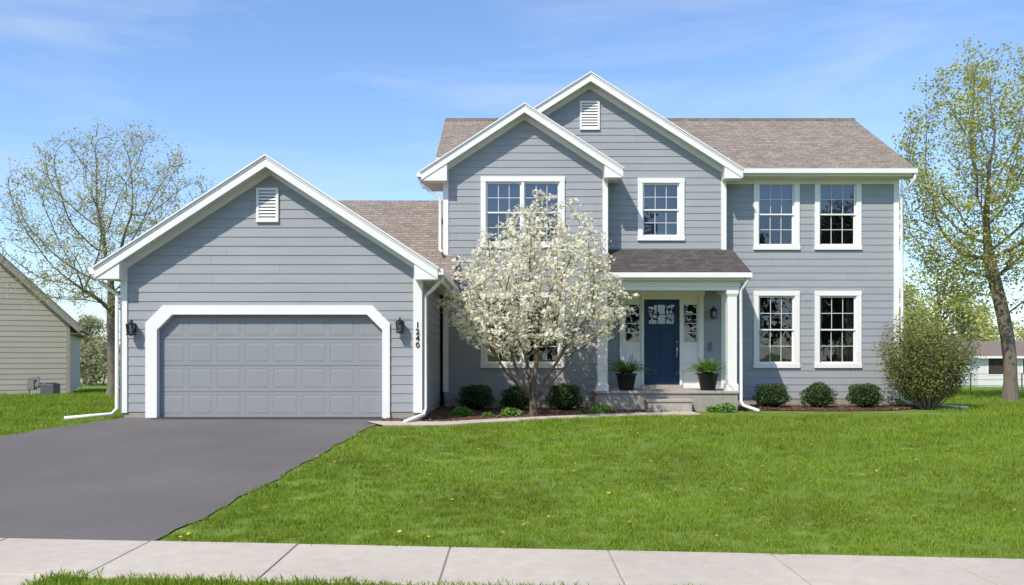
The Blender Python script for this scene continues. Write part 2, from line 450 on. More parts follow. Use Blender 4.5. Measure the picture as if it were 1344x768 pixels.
# ---- garage
gc,gz,gs=-5.24,5.58,.652; gl_,gr_=-8.88,-1.58; wl,wr=-8.46,-1.98
zfg=lambda x,y=0: gz-gs*abs(x-gc)
gable_front(gc,gz,gs,gl_,gr_,17.85,YG,wl,wr)
RF.roof([(gl_-.03,17.77),(gc,17.77),(gc,26),(gl_-.03,24.9)],zfg,.035,2,1,3)
RF.roof([(gc,17.77),(gr_+.03,17.77),(gr_+.03,22.95),(gc,26)],zfg,.035,2,1,3)
gdx0,gdx1,gdz=X_(207,YG),X_(503,YG),Z_(414,YG)
GB=-.06
def glo(z): return max(wl, gc-(gz-.2-z)/gs)
def ghi(z): return min(wr, gc+(gz-.2-z)/gs)
zeave=gz-.2-gs*(wr-gc)
wall(SD,(0,YG),(1,0),(0,-1),glo,ghi,.08,5.36,[(gdx0-.01,gdx1+.01,-1,gdz+.01)],[zeave])
wall(SD,(wr,0),(0,1),(1,0),lambda z:YG,lambda z:YB,.08,3.12)
wall(SD,(wl,0),(0,1),(-1,0),lambda z:YG,lambda z:24.5,.08,3.12)
SD.box(wl,wr,24.4,24.5,-.1,3.2)
FD.box(wl+.01,gdx0-.1,YG+.004,YG+.2,-.4,.08); FD.box(gdx1+.1,wr-.01,YG+.004,YG+.2,-.4,.08)
FD.box(wr-.2,wr-.004,YG+.2,YB,-.4,.08); FD.box(wl+.004,wl+.2,YG+.2,24.4,-.4,.08)
def cboard(x,y,z0,z1,sx,w=.115):
    T.box(x+sx*.03,x-sx*w,y-.034,y-.002,z0,z1)
    T.box(x+sx*.002,x+sx*.0295,y-.002,y+w,z0,z1)
cboard(wl,YG,.06,3.25,-1); cboard(wr,YG,.06,3.25,1,.16)
def side_eave(xe,sg,xw,y0,y1,z,gut=True):
    T.box(xe,xe+sg*.03,y0,y1,z-.24,z-.035)
    SO.box(xe+sg*.03,xw,y0+.35,y1,z-.245,z-.225)
    if gut:
        T.box(xe-sg*.002,xe-sg*.12,y0-.02,y1,z-.17,z-.045)
side_eave(gl_,1,wl,17.85,24.9,zfg(gl_)); side_eave(gr_,-1,wr,17.85,22.94,zfg(gr_))
def ring(px, py, ch):
    a,b=px; return [(X_(a,YG),GB),(X_(a,YG),Z_(py+ch,YG)),(X_(a+ch,YG),Z_(py,YG)),(X_(b-ch,YG),Z_(py,YG)),(X_(b,YG),Z_(py+ch,YG)),(X_(b,YG),GB)]
o=ring((192,512),401,23); i_=ring((207,502),413,20)
vs=[(x,YG-.05,z) for x,z in o]+[(x,YG-.05,z) for x,z in i_]+[(x,YG+.0,z) for x,z in o]+[(x,YG+.16,z) for x,z in i_]
fs=[]
for k in range(5):
    fs+=[(k,k+1,k+7,k+6),(k+12,k+13,k+1,k),(k+6,k+7,k+19,k+18)]
T.add(vs,fs)
GD=MB(); d0,d1=X_(205,YG),X_(504,YG); dtop=Z_(411,YG); rows=4; H=(dtop-GB)/rows; yd=YG+.10
for r in range(rows):
    z0=GB+r*H+.004; z1=z0+H-.008
    nc=8; w=(d1-d0)/nc; pr=.0045
    GD.box(d0,d1,yd+pr,yd+.05,z0,z1)
    GD.box(d0,d1,yd,yd+pr,z1-.07,z1); GD.box(d0,d1,yd,yd+pr,z0,z0+.07)
    for c in range(nc+1):
        xx=d0+c*w; GD.box(max(d0,xx-.055),min(d1,xx+.055),yd+.0005,yd+pr,z0+.07,z1-.07)
    for c in range(nc):
        a,b=d0+c*w+.055,d0+(c+1)*w-.055; zb,ztp=z0+.07,z1-.07; q=.010; q2=.045
        vs=[(a+q,yd+pr-.0005,zb+q),(b-q,yd+pr-.0005,zb+q),(b-q,yd+pr-.0005,ztp-q),(a+q,yd+pr-.0005,ztp-q),
            (a+q2,yd-.001,zb+q2),(b-q2,yd-.001,zb+q2),(b-q2,yd-.001,ztp-q2),(a+q2,yd-.001,ztp-q2)]
        GD.add(vs,[(4,5,6,7),(0,1,5,4),(1,2,6,5),(2,3,7,6),(3,0,4,7)])
GD.box(d0,d1,yd+.055,yd+.08,GB-.05,dtop+.1)
GD.build('garage_door',['gdoor'],house)
sl=MB(); sl.box(d0,d1,yd-.01,yd+.05,GB-.03,GB+.02); sl.build('garage_door_seal',['black_metal'],house)

def vent(px0,px1,py0,py1,Y):
    x0,x1,z0,z1=X_(px0,Y),X_(px1,Y),Z_(py1,Y),Z_(py0,Y); t=.055
    T.box(x0,x0+t,Y-.05,Y-.005,z0+t,z1-t); T.box(x1-t,x1,Y-.05,Y-.005,z0+t,z1-t)
    T.box(x0,x1,Y-.052,Y-.005,z1-t,z1); T.box(x0,x1,Y-.06,Y-.005,z0,z0+t)
    z=z0+t; n=9; dz=(z1-z0-2*t)/n
    for k in range(n):
        T.add([(x0+t,Y-.048,z),(x1-t,Y-.048,z),(x1-t,Y-.018,z+dz*.8),(x0+t,Y-.018,z+dz*.8)],[(0,1,2,3)])
        z+=dz
    RM.add([(x0+t,Y-.014,z0+t),(x1-t,Y-.014,z0+t),(x1-t,Y-.014,z1-t),(x0+t,Y-.014,z1-t)],[(0,1,2,3)])
vent(337,366,247,292,YG); vent(761,787,133,171,YE)

# ---- wing roof behind the garage
zw=lambda x,y: 6.12-.66*abs(y-26.1)
RF.roof([(-8.0,21.5),(-1.52,21.5),(-1.52,22.97),(-1.9,22.97),(-1.9,26.1),(-8.0,26.1)],zw,.035,0,1,3)
RF.roof([(-8.0,26.1),(-1.9,26.1),(-1.9,31),(-8.0,31)],zw,.035,0,1,3)
SD.prism([(-8.0,0),(-1.87,0),(-1.87,2.8),(-8.0,2.8)],30.4,30.5)
SD.add([(-7.9,24.5,0),(-7.9,30.5,0),(-7.9,30.5,3.2),(-7.9,26.1,6.0),(-7.9,24.5,5.0)],[(4,3,2,1,0)])
T.box(-1.52,-1.50,21.5,22.96,zw(0,21.5)-.2,zw(0,21.5)-.04)

# ---- bay
bc,bz,bs=.34,8.12,.655; bl,brr=-2.45,3.0; wbl,wbr=-1.86,2.60
zfb=lambda x,y=0:bz-bs*abs(x-bc)
gable_front(bc,bz,bs,bl,brr,22.65,YB,wbl,wbr)
RF.roof([(bl-.03,22.57),(bc,22.57),(bc,26.4),(-2.2,24.45),(bl-.03,24.35)],zfb,.035,2,1,3)
RF.roof([(bc,22.57),(brr+.03,22.57),(brr+.03,23.58),(bc,23.58)],zfb,.035,2,1,3)
def blo(z): return max(wbl, bc-(bz-.2-z)/bs)
def bhi(z): return min(wbr, bc+(bz-.2-z)/bs)
wall(SD,(0,YB),(1,0),(0,-1),blo,bhi,.06,7.9,hB,[bz-.2-bs*(bc-wbl),bz-.2-bs*(wbr-bc)])
wall(SD,(wbl,0),(0,1),(-1,0),lambda z:YB,lambda z:31.5,.06,6.3)
wall(SD,(wbr,0),(0,1),(1,0),lambda z:YB,lambda z:YE,.06,6.4)
cboard(wbl,YB,.3,6.45,-1); cboard(wbr,YB,.3,6.45,1)
side_eave(bl,1,wbl,22.65,24.3,zfb(bl)); side_eave(brr,-1,wbr,22.65,23.55,zfb(brr),False)
FD.box(wbl+.01,wbr-.01,YB+.004,YB+.2,-.4,.06)

# ---- entry gable
ec,ez,es=2.18,9.16,.635; el,er=-2.05,6.40; wel,wer=-1.7,6.0
zfe=lambda x,y=0:ez-es*abs(x-ec)
gable_front(ec,ez,es,el,er,23.25,YE,wel,wer,(False,True))
RF.roof([(el,23.17),(ec,23.17),(ec,27.9),(el,23.8)],zfe,.035,2,1,3)
RF.roof([(ec,23.17),(er+.03,23.17),(er+.03,23.85),(ec,27.9)],zfe,.035,2,1,3)
def elo(z): return 2.58 if z<6.35 else max(wel, ec-(ez-.2-z)/es)
def ehi(z): return min(wer, ec+(ez-.2-z)/es)
DX0,DX1,DZ1=X_(813,YE),X_(923,YE),Z_(382,YE); PF=.374
wall(SD,(0,YE),(1,0),(0,-1),elo,ehi,.3,8.9,hE+[(DX0+.05,DX1-.05,0,DZ1-.05)],[6.35,ez-.2-es*(wer-ec),ez-.2-es*(ec-wel)])
wall(SD,(wer,0),(0,1),(1,0),lambda z:YE,lambda z:YR,.1,6.4)
cboard(wer,YE,.3,6.5,1)
side_eave(er,-1,wer,23.25,23.52,zfe(er),False)

# ---- right wing + main roof
mz,ms_,my=9.11,.6,27.8
zm=lambda x,y:mz-ms_*abs(y-my)
XR=11.04
RF.roof([(6.3,23.5),(11.36,23.5),(11.36,my),(6.3,my)],zm,.035,0,1,3)
RF.roof([(-2.22,24.35),(6.3,24.35),(6.3,my),(-2.22,my)],zm,.035,0,1,3)
RF.roof([(-2.22,my),(11.36,my),(11.36,32.1),(-2.22,32.1)],zm,.035,0,1,3)
wall(SD,(0,YR),(1,0),(0,-1),lambda z:wer,lambda z:XR,.06,6.38,hR)
wall(SD,(XR,0),(0,1),(1,0),lambda z:max(YR,my-(mz-.05-z)/ms_),lambda z:min(31.5,my+(mz-.05-z)/ms_),.06,9.0,(),[6.75])
wall(SD,(wbl,0),(0,1),(-1,0),lambda z:max(24.4,my-(mz-.05-z)/ms_),lambda z:min(31.5,my+(mz-.05-z)/ms_),6.3,9.0,(),[6.9])
SD.box(wbl,XR,31.4,31.5,-.3,6.8)
FD.box(wer,XR-.01,YR+.004,YR+.2,-.4,.06); FD.box(XR-.2,XR-.006,YR+.2,31.4,-.4,.06)
cboard(XR,YR,.06,6.4,1); T.box(wer+.03,XR-.12,YR-.035,YR-.003,6.2,6.36)
zE=zm(0,23.55)
T.box(6.44,11.33,23.55,23.58,zE-.22,zE-.03); SO.box(6.03,11.33,23.58,YR,zE-.225,zE-.205)
T.box(6.46,11.35,23.43,23.548,zE-.16,zE-.035)
for xe,a in ((11.33,1),(-2.19,-1)):
    for y0,y1 in ((23.56 if a>0 else 24.36,my),(my,32.05)):
        za,zb=zm(0,y0)-.036,zm(0,y1)-.036
        x0,x1=(xe,xe-.03*a)
        T.add([(x0,y0,za),(x0,y1,zb),(x0,y1,zb-.2),(x0,y0,za-.2),(x1,y0,za),(x1,y1,zb),(x1,y1,zb-.2),(x1,y0,za-.2)],
              [(0,1,2,3),(4,7,6,5),(0,4,5,1),(3,2,6,7),(0,3,7,4),(1,5,6,2)])
        SO.add([(x1,y0,za-.19),(x1,y1,zb-.19),(XR if a>0 else wbl,y1,zb-.19),(XR if a>0 else wbl,y0,za-.19)],[(0,1,2,3)])
RF.box(-2.2,11.34,my-.12,my+.12,mz-.06,mz+.02,0)

# ---- porch
PX0,PX1,PY=2.18,5.92,21.8
FD.box(PX0+.04,PX1-.04,PY+.04,YE,-.4,PF-.07)
PC=MB(); PC.box(PX0,PX1,PY,YE-.01,PF-.07,PF)
PC.box(X_(850,21.3),X_(909,21.3),21.36,PY+.035,-.35,.11)
PC.box(X_(849,21.3)-.02,X_(910,21.3)+.02,21.33,PY+.03,.111,.18)
PC.build('porch_slab',['porch_concrete'],house,bevel=.01)
zp=lambda x,y: 4.29-.437*(23.6-y)
PR=MB(); PR.roof([(2.05,21.66),(6.2,21.66),(6.2,23.56),(2.62,23.56),(2.62,22.96),(2.05,22.96)],zp,.035,0,1,1)
PR.build('porch_roof',['shingle_porch','soffit'],house)
ze=zp(0,21.7)
T.box(2.08,6.17,21.70,21.73,ze-.20,ze-.03); T.box(2.1,6.19,21.58,21.698,ze-.15,ze-.035)
SO.box(2.1,6.15,21.73,23.55,ze-.22,ze-.20)
T.add([(6.17,21.7,ze-.04),(6.17,23.58,zp(0,23.58)-.04),(6.17,23.58,ze-.20),(6.17,21.7,ze-.20)],[(3,2,1,0)])
T.box(2.2,5.94,21.84,22.04,3.0,ze-.222); T.box(5.74,5.94,22.04,23.56,3.0,ze-.222)
T.box(2.18,5.96,21.82,21.838,3.1,3.14)
def column(x0,x1):
    y0,y1=21.84,21.84+(x1-x0)
    T.box(x0,x1,y0,y1,PF+.2,2.86); T.box(x0-.035,x1+.035,y0-.035,y1+.035,PF,PF+.16); T.box(x0-.018,x1+.018,y0-.018,y1+.018,PF+.16,PF+.2)
    T.box(x0-.018,x1+.018,y0-.018,y1+.018,2.86,2.9); T.box(x0-.035,x1+.035,y0-.035,y1+.035,2.9,2.998)
column(5.62,5.86); column(2.24,2.48)
YD=YE
dx0,dx1=X_(845,YD),X_(892,YD); dz0,dz1=PF+.10,Z_(393,YD)
T.box(DX0,DX0+.13,YD-.06,YD+.1,PF,DZ1-.13); T.box(DX1-.13,DX1,YD-.06,YD+.1,PF,DZ1-.13)
T.box(DX0-.03,DX1+.03,YD-.07,YD+.1,DZ1-.13,DZ1); T.box(DX0-.05,DX1+.05,YD-.10,YD-.0,DZ1,DZ1+.04)
T.box(dx0-.07,dx0,YD-.03,YD+.1,PF,DZ1-.13); T.box(dx1,dx1+.07,YD-.03,YD+.1,PF,DZ1-.13)
T.box(dx0,dx1,YD-.03,YD+.1,dz1,DZ1-.13)
PCb=MB(); PCb.box(dx0-.06,dx1+.06,YD-.12,YD+.05,PF+.001,dz0-.005); PCb.build('threshold',['porch_concrete'],house)
def sidelight(a,b):
    zg0,zg1=Z_(449,YD),Z_(400,YD)
    T.box(a,b,YD+.02,YD+.06,PF,zg0-.06)
    T.box(a+.05,b-.05,YD+.008,YD+.0195,PF+.18,zg0-.16)
    T.box(a,a+.05,YD+.02,YD+.06,zg0-.06,DZ1-.13); T.box(b-.05,b,YD+.02,YD+.06,zg0-.06,DZ1-.13)
    T.box(a+.05,b-.05,YD+.021,YD+.059,zg0-.06,zg0); T.box(a+.05,b-.05,YD+.021,YD+.059,zg1,DZ1-.13)
    GL.add([(a+.05,YD+.045,zg0),(b-.05,YD+.045,zg0),(b-.05,YD+.045,zg1),(a+.05,YD+.045,zg1)],[(0,1,2,3)])
    for k in (1,2,3):
        z=zg0+(zg1-zg0)*k/4; T.box(a+.05,b-.05,YD+.028,YD+.038,z-.01,z+.01)
    RM.add([(a,YD+.1,zg0-.3),(b,YD+.1,zg0-.3),(b,YD+.9,zg0-.3),(a,YD+.9,zg0-.3),(a,YD+.1,zg1+.1),(b,YD+.1,zg1+.1),(b,YD+.9,zg1+.1),(a,YD+.9,zg1+.1)],
           [(0,1,2,3),(4,7,6,5),(6,7,3,2),(0,3,7,4),(1,5,6,2)])
sidelight(DX0+.13,dx0-.07); sidelight(dx1+.07,DX1-.13)
DR=MB(); w=dx1-dx0; st=.14; y=YD+.03
gz0,gz1=Z_(425,YD),Z_(400,YD)
DR.box(dx0+.004,dx0+st,y,y+.045,dz0,dz1-.004); DR.box(dx1-st,dx1-.004,y,y+.045,dz0,dz1-.004)
DR.box(dx0+st,dx1-st,y+.0005,y+.0445,gz1,dz1-.004); DR.box(dx0+st,dx1-st,y+.0005,y+.0445,gz0-.16,gz0)
DR.box(dx0+st,dx1-st,y+.0005,y+.0445,dz0,dz0+.24)
xm=(dx0+dx1)/2
DR.box(xm-.05,xm+.05,y+.001,y+.044,dz0+.24,gz0-.16)
DR.box(dx0+st,dx1-st,y+.018,y+.04,dz0+.24,gz0-.16)
DR.box(dx0+st-.02,dx1-st+.02,y-.02,y,gz0-.05,gz0-.015)
for k in (1,2):
    xx=dx0+st+(w-2*st)*k/3; DR.box(xx-.012,xx+.012,y+.006,y+.03,gz0,gz1)
zz=(gz0+gz1)/2; DR.box(dx0+st,dx1-st,y+.007,y+.029,zz-.011,zz+.011)
DR.build('front_door',['blue_door'],house,bevel=.004)
GL.add([(dx0+st,y+.022,gz0),(dx1-st,y+.022,gz0),(dx1-st,y+.022,gz1),(dx0+st,y+.022,gz1)],[(0,1,2,3)])
RM.add([(dx0,YD+.1,gz0-.3),(dx1,YD+.1,gz0-.3),(dx1,YD+.9,gz0-.3),(dx0,YD+.9,gz0-.3),(dx0,YD+.1,gz1+.1),(dx1,YD+.1,gz1+.1),(dx1,YD+.9,gz1+.1),(dx0,YD+.9,gz1+.1)],
       [(0,1,2,3),(4,7,6,5),(6,7,3,2),(0,3,7,4),(1,5,6,2)])
hd=MB(); hx=dx1-.07
hd.box(hx-.025,hx+.025,y-.012,y,dz0+.78,dz0+1.12)
hd.tube([(hx,y-.01,dz0+1.08),(hx,y-.06,dz0+1.05),(hx,y-.06,dz0+.85),(hx,y-.01,dz0+.82)],.011,8)
hd.tube([(hx,y-.02,dz0+1.2),(hx,y-.001,dz0+1.2)],.03,12)
hd.build('door_hardware',['brass'],house,True)
RF.build('roof',['shingle_f','soffit','shingle_s','white_trim'],house)
SD.build('siding_walls',['siding'],house)
FD.build('foundation',['foundation'],house)

DS=MB()
def spout(pts,r=.042): DS.tube(pts,r,8)
xg=wl-.08; spout([(-8.93,18.1,3.0),(-8.93,18.1,2.9),(xg,18.12,2.62),(xg,18.12,.16),(xg-.06,18.0,.04),(xg-.75,17.4,.0)])
xg=wr+.09; spout([(-1.52,18.1,3.0),(-1.52,18.12,2.94),(-1.75,18.25,2.72),(xg,18.28,2.6),(xg,18.28,.14),(xg-.02,18.1,.02),(xg-.32,17.3,-.06)])
spout([(-2.5,22.75,6.1),(-2.45,22.8,5.95),(-1.97,22.92,5.6),(-1.97,22.92,4.2),(-1.9,22.7,4.1)])
spout([(11.3,23.5,6.4),(11.3,23.5,6.25),(11.12,23.9,5.9),(11.12,23.9,.05),(11.2,23.7,-.05),(12.3,22.6,-.12)])
spout([(6.1,21.66,3.3),(6.08,21.68,3.2),(5.97,21.84,3.0),(5.97,21.84,.1),(6.0,21.7,0),(6.25,21.2,-.1)])
DS.build('downspouts',['white_trim'],house,True)
bx=MB(); bx.box(X_(929,YE),X_(934,YE),YE-.05,YE-.01,Z_(460,YE),Z_(450,YE)); bx.build('doorbell_box',['steel'],house)
for k,ch in enumerate("1240"):
    c=bpy.data.curves.new('house_number','FONT'); c.body=ch; c.size=.17; c.extrude=.008; c.offset=.002; c.align_x='CENTER'
    c.materials.append(MATS['black_metal'])
    o=bpy.data.objects.new('house_number',c); link(o,house); o.rotation_euler=(R(90),0,0)
    o.location=(wr-.065,YG-.045,2.0-k*.145-.09)

T.build('white_trim_and_frames',['white_trim'],house)
SO.build('soffits_and_grilles',['soffit'],house)
GL.build('window_glass',['glass'],house)
RM.build('window_rooms',['room'],house)
BL.build('window_blinds',['blind'],house)
CU.build('curtains',['curtain'],house)

def lantern(x,y,z,s=1.0):
    e=empty('wall_lantern'); m=MB()
    m.box(x-.06*s,x+.06*s,y-.025,y,z-.10*s,z+.12*s)
    m.tube([(x,y-.02,z+.08*s),(x,y-.08*s,z+.20*s),(x,y-.13*s,z+.2*s),(x,y-.15*s,z+.14*s)],.012*s,8)
    cy=y-.15*s
    m.box(x-.085*s,x+.085*s,cy-.085*s,cy+.085*s,z-.17*s,z-.145*s)
    for a in (-1,1):
        for b in (-1,1):
            m.tube([(x+a*.062*s,cy+b*.062*s,z-.15*s),(x+a*.08*s,cy+b*.08*s,z+.08*s)],.009*s,6)
    m.lathe((x,cy,z),[(.125*s,.075*s),(.12*s,.09*s),(.05*s,.14*s),(.02*s,.15*s),(.02*s,.18*s),(0,.185*s)],12)
    m.lathe((x,cy,z),[(.12*s,.075*s),(0,.076*s)],12)
    m.lathe((x,cy,z),[(0,-.2*s),(.02*s,-.19*s),(.03*s,-.17*s)],10)
    m.build('frame',['black_metal'],e)
    g=MB(); g.lathe((x,cy,z),[(.0,-.14*s),(.03*s,-.14*s),(.034*s,-.02*s),(.012*s,.04*s),(0,.04*s)],10); g.build('candle',['lampglass'],e,True)
    g=MB(); a0,a1=.058*s,.076*s
    vs=[(x-a0,cy-a0,z-.145*s),(x+a0,cy-a0,z-.145*s),(x+a0,cy+a0,z-.145*s),(x-a0,cy+a0,z-.145*s),(x-a1,cy-a1,z+.075*s),(x+a1,cy-a1,z+.075*s),(x+a1,cy+a1,z+.075*s),(x-a1,cy+a1,z+.075*s)]
    g.add(vs,[(0,1,5,4),(1,2,6,5),(2,3,7,6),(3,0,4,7)]); g.build('glass_panes',['glass'],e)
lantern(X_(176,YG),YG-.02,Z_(431,YG),.9); lantern(X_(526,YG),YG-.02,Z_(428,YG),.9); lantern(X_(935,YE),YE-.02,Z_(411,YE),.9)

# ------------------------------------------------------------------ neighbour house (left, turned towards the street)
nh=empty('neighbor_house'); S2=MB(); RR=MB(); TT=MB()
cxn,cyn=-16.9,32.0
nx1=0; nxl=-11; YN=0; nc=(nx1+nxl)/2; s=1.0
zn=lambda x,y=0: 2.40+s*(nx1+.35-x) if x>nc else 2.40+s*(x-(nxl-.35))
pk=2.40+s*(nx1+.35-nc)
wall(S2,(0,YN),(1,0),(0,-1),lambda z:max(nxl,nc-(pk-.12-z)/s),lambda z:min(nx1,nc+(pk-.12-z)/s),-.2,pk-.3,(),[pk-.12-s*(nx1-nc)],.2)
wall(S2,(nx1,0),(0,1),(1,0),lambda z:YN,lambda z:YN+9,-.2,2.6)
wall(S2,(nxl,0),(0,1),(-1,0),lambda z:YN,lambda z:YN+9,-.2,2.6)
RR.roof([(nc,YN-.4),(nx1+.38,YN-.4),(nx1+.38,YN+9),(nc,YN+9)],zn,.06,0,1,1)
RR.roof([(nxl-.38,YN-.4),(nc,YN-.4),(nc,YN+9),(nxl-.38,YN+9)],zn,.06,0,1,1)
zz=zn(nx1+.35)
TT.prism([(nx1+.35,zz-.06),(nc,pk-.06),(nc,pk-.27),(nx1+.35,zz-.27)],YN-.38,YN-.34)
TT.prism([(nxl-.35,zz-.06),(nc,pk-.06),(nc,pk-.27),(nxl-.35,zz-.27)],YN-.38,YN-.34)
TT.box(nx1-.1,nx1+.025,YN-.03,YN-.001,-.2,2.5); TT.box(nx1+.36,nx1+.46,YN-.4,YN+9,zz-.17,zz-.04)
TT.box(nx1,nx1+.34,YN-.3,YN+9,zz-.3,zz-.28)
S2.box(nxl,nx1-.01,YN+.01,YN+.1,-.9,-.2)
S2.build('siding_walls',['siding_beige'],nh); RR.build('roof',['far_roof','foundation'],nh); TT.build('trim',['foundation'],nh)
nh.location=(cxn,cyn,0); nh.rotation_euler=(0,0,R(25))
gm=empty('gas_meter'); a=MB(); gy_=30.4; gxm=X_(40,gy_)
a.box(gxm-.13,gxm+.12,gy_,gy_+.22,.05,.4); a.lathe((gxm+.25,gy_+.1,.0),[(0,.1),(.12,.12),(.14,.2),(.12,.3),(0,.32)],14)
a.tube([(gxm-.1,gy_+.1,-.3),(gxm-.1,gy_+.1,.45),(gxm+.25,gy_+.1,.5),(gxm+.25,gy_+.1,.3)],.025,8)
a.tube([(gxm+.35,gy_+.1,.2),(gxm+.5,gy_+.1,.2),(gxm+.5,gy_+.1,-.3)],.025,8)
a.build('meter_body',['steel'],gm,bevel=.02)
ac=empty('air_conditioner'); a=MB(); ay=30.6; ax=X_(66,ay)
a.box(ax-.24,ax+.24,ay-.24,ay+.24,-.33,.26)
a.build('case',['fence_metal'],ac,bevel=.03); a=MB()
for k in range(10): a.box(ax-.25,ax+.25,ay-.25,ay+.25,-.27+k*.05,-.255+k*.05)
a.lathe((ax,ay,.27),[(0,0),(.2,.0),(.22,.02),(.2,.03),(0,.03)],16); a.build('grille',['steel'],ac)

def far_house(x0,x1,y,z0,zw_,zr,name,wallm):
    e=empty(name); a=MB(); b=MB(); c=MB()
    a.box(x0,x1,y,y+8,z0,zw_)
    b.roof([(x0-.4,y-.4),(x1+.4,y-.4),(x1+.4,y+4),(x0-.4,y+4)],lambda X,Y:zw_+(Y-y+.4)*(zr-zw_)/4.4,.15,0,1,1)
    b.roof([(x0-.4,y+4),(x1+.4,y+4),(x1+.4,y+8.4),(x0-.4,y+8.4)],lambda X,Y:zr-(Y-y-4)*(zr-zw_)/4.4,.15,0,1,1)
    for xx in (x0,x1-.02):
        a.add([(xx,y,zw_),(xx,y+8,zw_),(xx,y+4,zr-.1)],[(0,1,2)])
    n=int((x1-x0)/2.2)
    for k in range(n):
        cx=x0+(k+.5)*(x1-x0)/n
        c.box(cx-.5,cx+.5,y-.03,y-.01,z0+.9,z0+2.0); b.box(cx-.58,cx+.58,y-.02,y-.005,z0+.82,z0+2.08,1)
    a.build('walls',[wallm],e); b.build('roof',['far_roof','white_trim'],e); c.build('windows',['room'],e)
far_house(X_(1284,58),X_(1420,58),58,-.95,1.2,2.3,'distant_house','soffit')
far_house(X_(60,66),X_(150,66),66,-.95,.9,1.9,'distant_house','siding_beige')
fe=empty('wire_fence'); a=MB()
for k in range(12):
    xx=17.5+k*2.2; zb=zt(xx,36); a.tube([(xx,36,zb-.1),(xx,36,zb+.85)],.03,6)
for hh in (.8,.55,.3): a.tube([(17.5,36,zt(16,36)+hh),(42,36,zt(16,36)+hh)],.010,5)
a.build('posts_and_wires',['fence_metal'],fe)

# ------------------------------------------------------------------ trees: space colonisation
def sc_tree(trunk, A, step=.22, infl=1.6, kill=.45, maxit=90, trop=(0,0,.15), jit=.15):
    nodes=[np.array(p,float) for p in trunk]; par=[-1]+list(range(len(trunk)-1))
    A=A.copy(); P=np.array(nodes)
    d=np.linalg.norm(A[:,None,:]-P[None],axis=2); near=d.argmin(1); nd=d.min(1)
    trop=np.array(trop)
    for it in range(maxit):
        if len(A)==0: break
        m=nd<infl
        if not m.any():
            infl*=1.3
            if infl>8: break
            continue
        idx=near[m]; dirs=A[m]-P[idx]; dirs/=np.linalg.norm(dirs,axis=1,keepdims=True)+1e-9
        acc={}
        for i_,dv_ in zip(idx,dirs):
            acc[i_]=acc.get(i_,0)+dv_
        new=[];np_=[]
        for i_,s_ in acc.items():
            l=np.linalg.norm(s_)
            v=s_/(l+1e-9)+trop+rng.normal(size=3)*jit; v/=np.linalg.norm(v)
            q=P[i_]+v*step
            if np.min(np.linalg.norm(P-q,axis=1))<step*.35: continue
            new.append(q); np_.append(int(i_))
        if not new:
            A=A[~m]; near=near[~m]; nd=nd[~m]; continue
        base=len(P); P=np.vstack([P,np.array(new)]); par+=np_
        d=np.linalg.norm(A[:,None,:]-np.array(new)[None],axis=2)
        dn=d.min(1); an=d.argmin(1)+base
        u=dn<nd; near=np.where(u,an,near); nd=np.where(u,dn,nd)
        k=nd>kill; A=A[k]; near=near[k]; nd=nd[k]
    return P,par
def radii(P,par,tip=.008,n=2.4,maxr=None):
    N=len(P); r=np.zeros(N); ch=[[] for _ in range(N)]
    for i,p in enumerate(par):
        if p>=0: ch[p].append(i)
    for i in range(N-1,-1,-1):
        r[i]=tip if not ch[i] else (sum(r[c]**n for c in ch[i]))**(1/n)
    if maxr:
        r=np.where(r>tip*2, tip*2+(r-tip*2)*(maxr-tip*2)/(r[0]-tip*2), r)
    return r,ch
def tree_mesh(mb,P,ch,r):
    starts=[(0,None)]
    while starts:
        i,prev=starts.pop()
        pts=[]; rr=[]
        if prev is not None: pts.append(P[prev]); rr.append(min(r[i]*1.15,r[prev]))
        c=i
        while True:
            pts.append(P[c]); rr.append(r[c])
            if not ch[c]: break
            nx_=max(ch[c],key=lambda q:r[q])
            for q in ch[c]:
                if q!=nx_: starts.append((q,c))
            c=nx_
        if prev is None: rr[0]*=1.45
        if len(pts)>1:
            k=10 if rr[0]>.1 else (6 if rr[0]>.03 else 4)
            q=[np.array(p) for p in pts]
            for _ in range(2):
                q=[q[0]]+[(q[j-1]+2*q[j]+q[j+1])/4 for j in range(1,len(q)-1)]+[q[-1]]
            mb.tube(q,rr,k,cap=False)
def twigs(mb,P,idx,length,rad,nper=2,dirbias=(0,0,.5)):
    tips=[]; along=[]
    for i in idx:
        for _ in range(nper):
            d=rng.normal(size=3)+np.array(dirbias); d/=np.linalg.norm(d)
            L=length*rng.uniform(.5,1.2)
            m_=P[i]+d*L*.5+rng.normal(size=3)*L*.08; e_=P[i]+d*L+rng.normal(size=3)*L*.1
            mb.tube([P[i],m_,e_],[rad,rad*.8,rad*.4],3,cap=False)
            tips.append(e_); along.append(m_)
    return np.array(tips),np.array(along)
def samp_profile(n, zs, rs, cx, cy, shift=lambda z:(0,0), shell=.5):
    out=[]
    zs=np.array(zs); rs=np.array(rs); rm=rs.max()
    while len(out)<n:
        z=rng.uniform(zs[0],zs[-1]); r=np.interp(z,zs,rs)
        if rng.random()>(r/rm)**1.6: continue
        q=r*rng.random()**(shell); a=rng.uniform(0,2*math.pi); sx,sy=shift(z)
        out.append((cx+sx+q*math.cos(a),cy+sy+q*math.sin(a),z))
    return np.array(out)
def clumpy(A, n, rad, keep):
    c=A[rng.choice(len(A),n)]
    d=np.linalg.norm(A[:,None]-c[None],axis=2).min(1)
    return A[(d>rad)|(rng.random(len(A))<keep)]

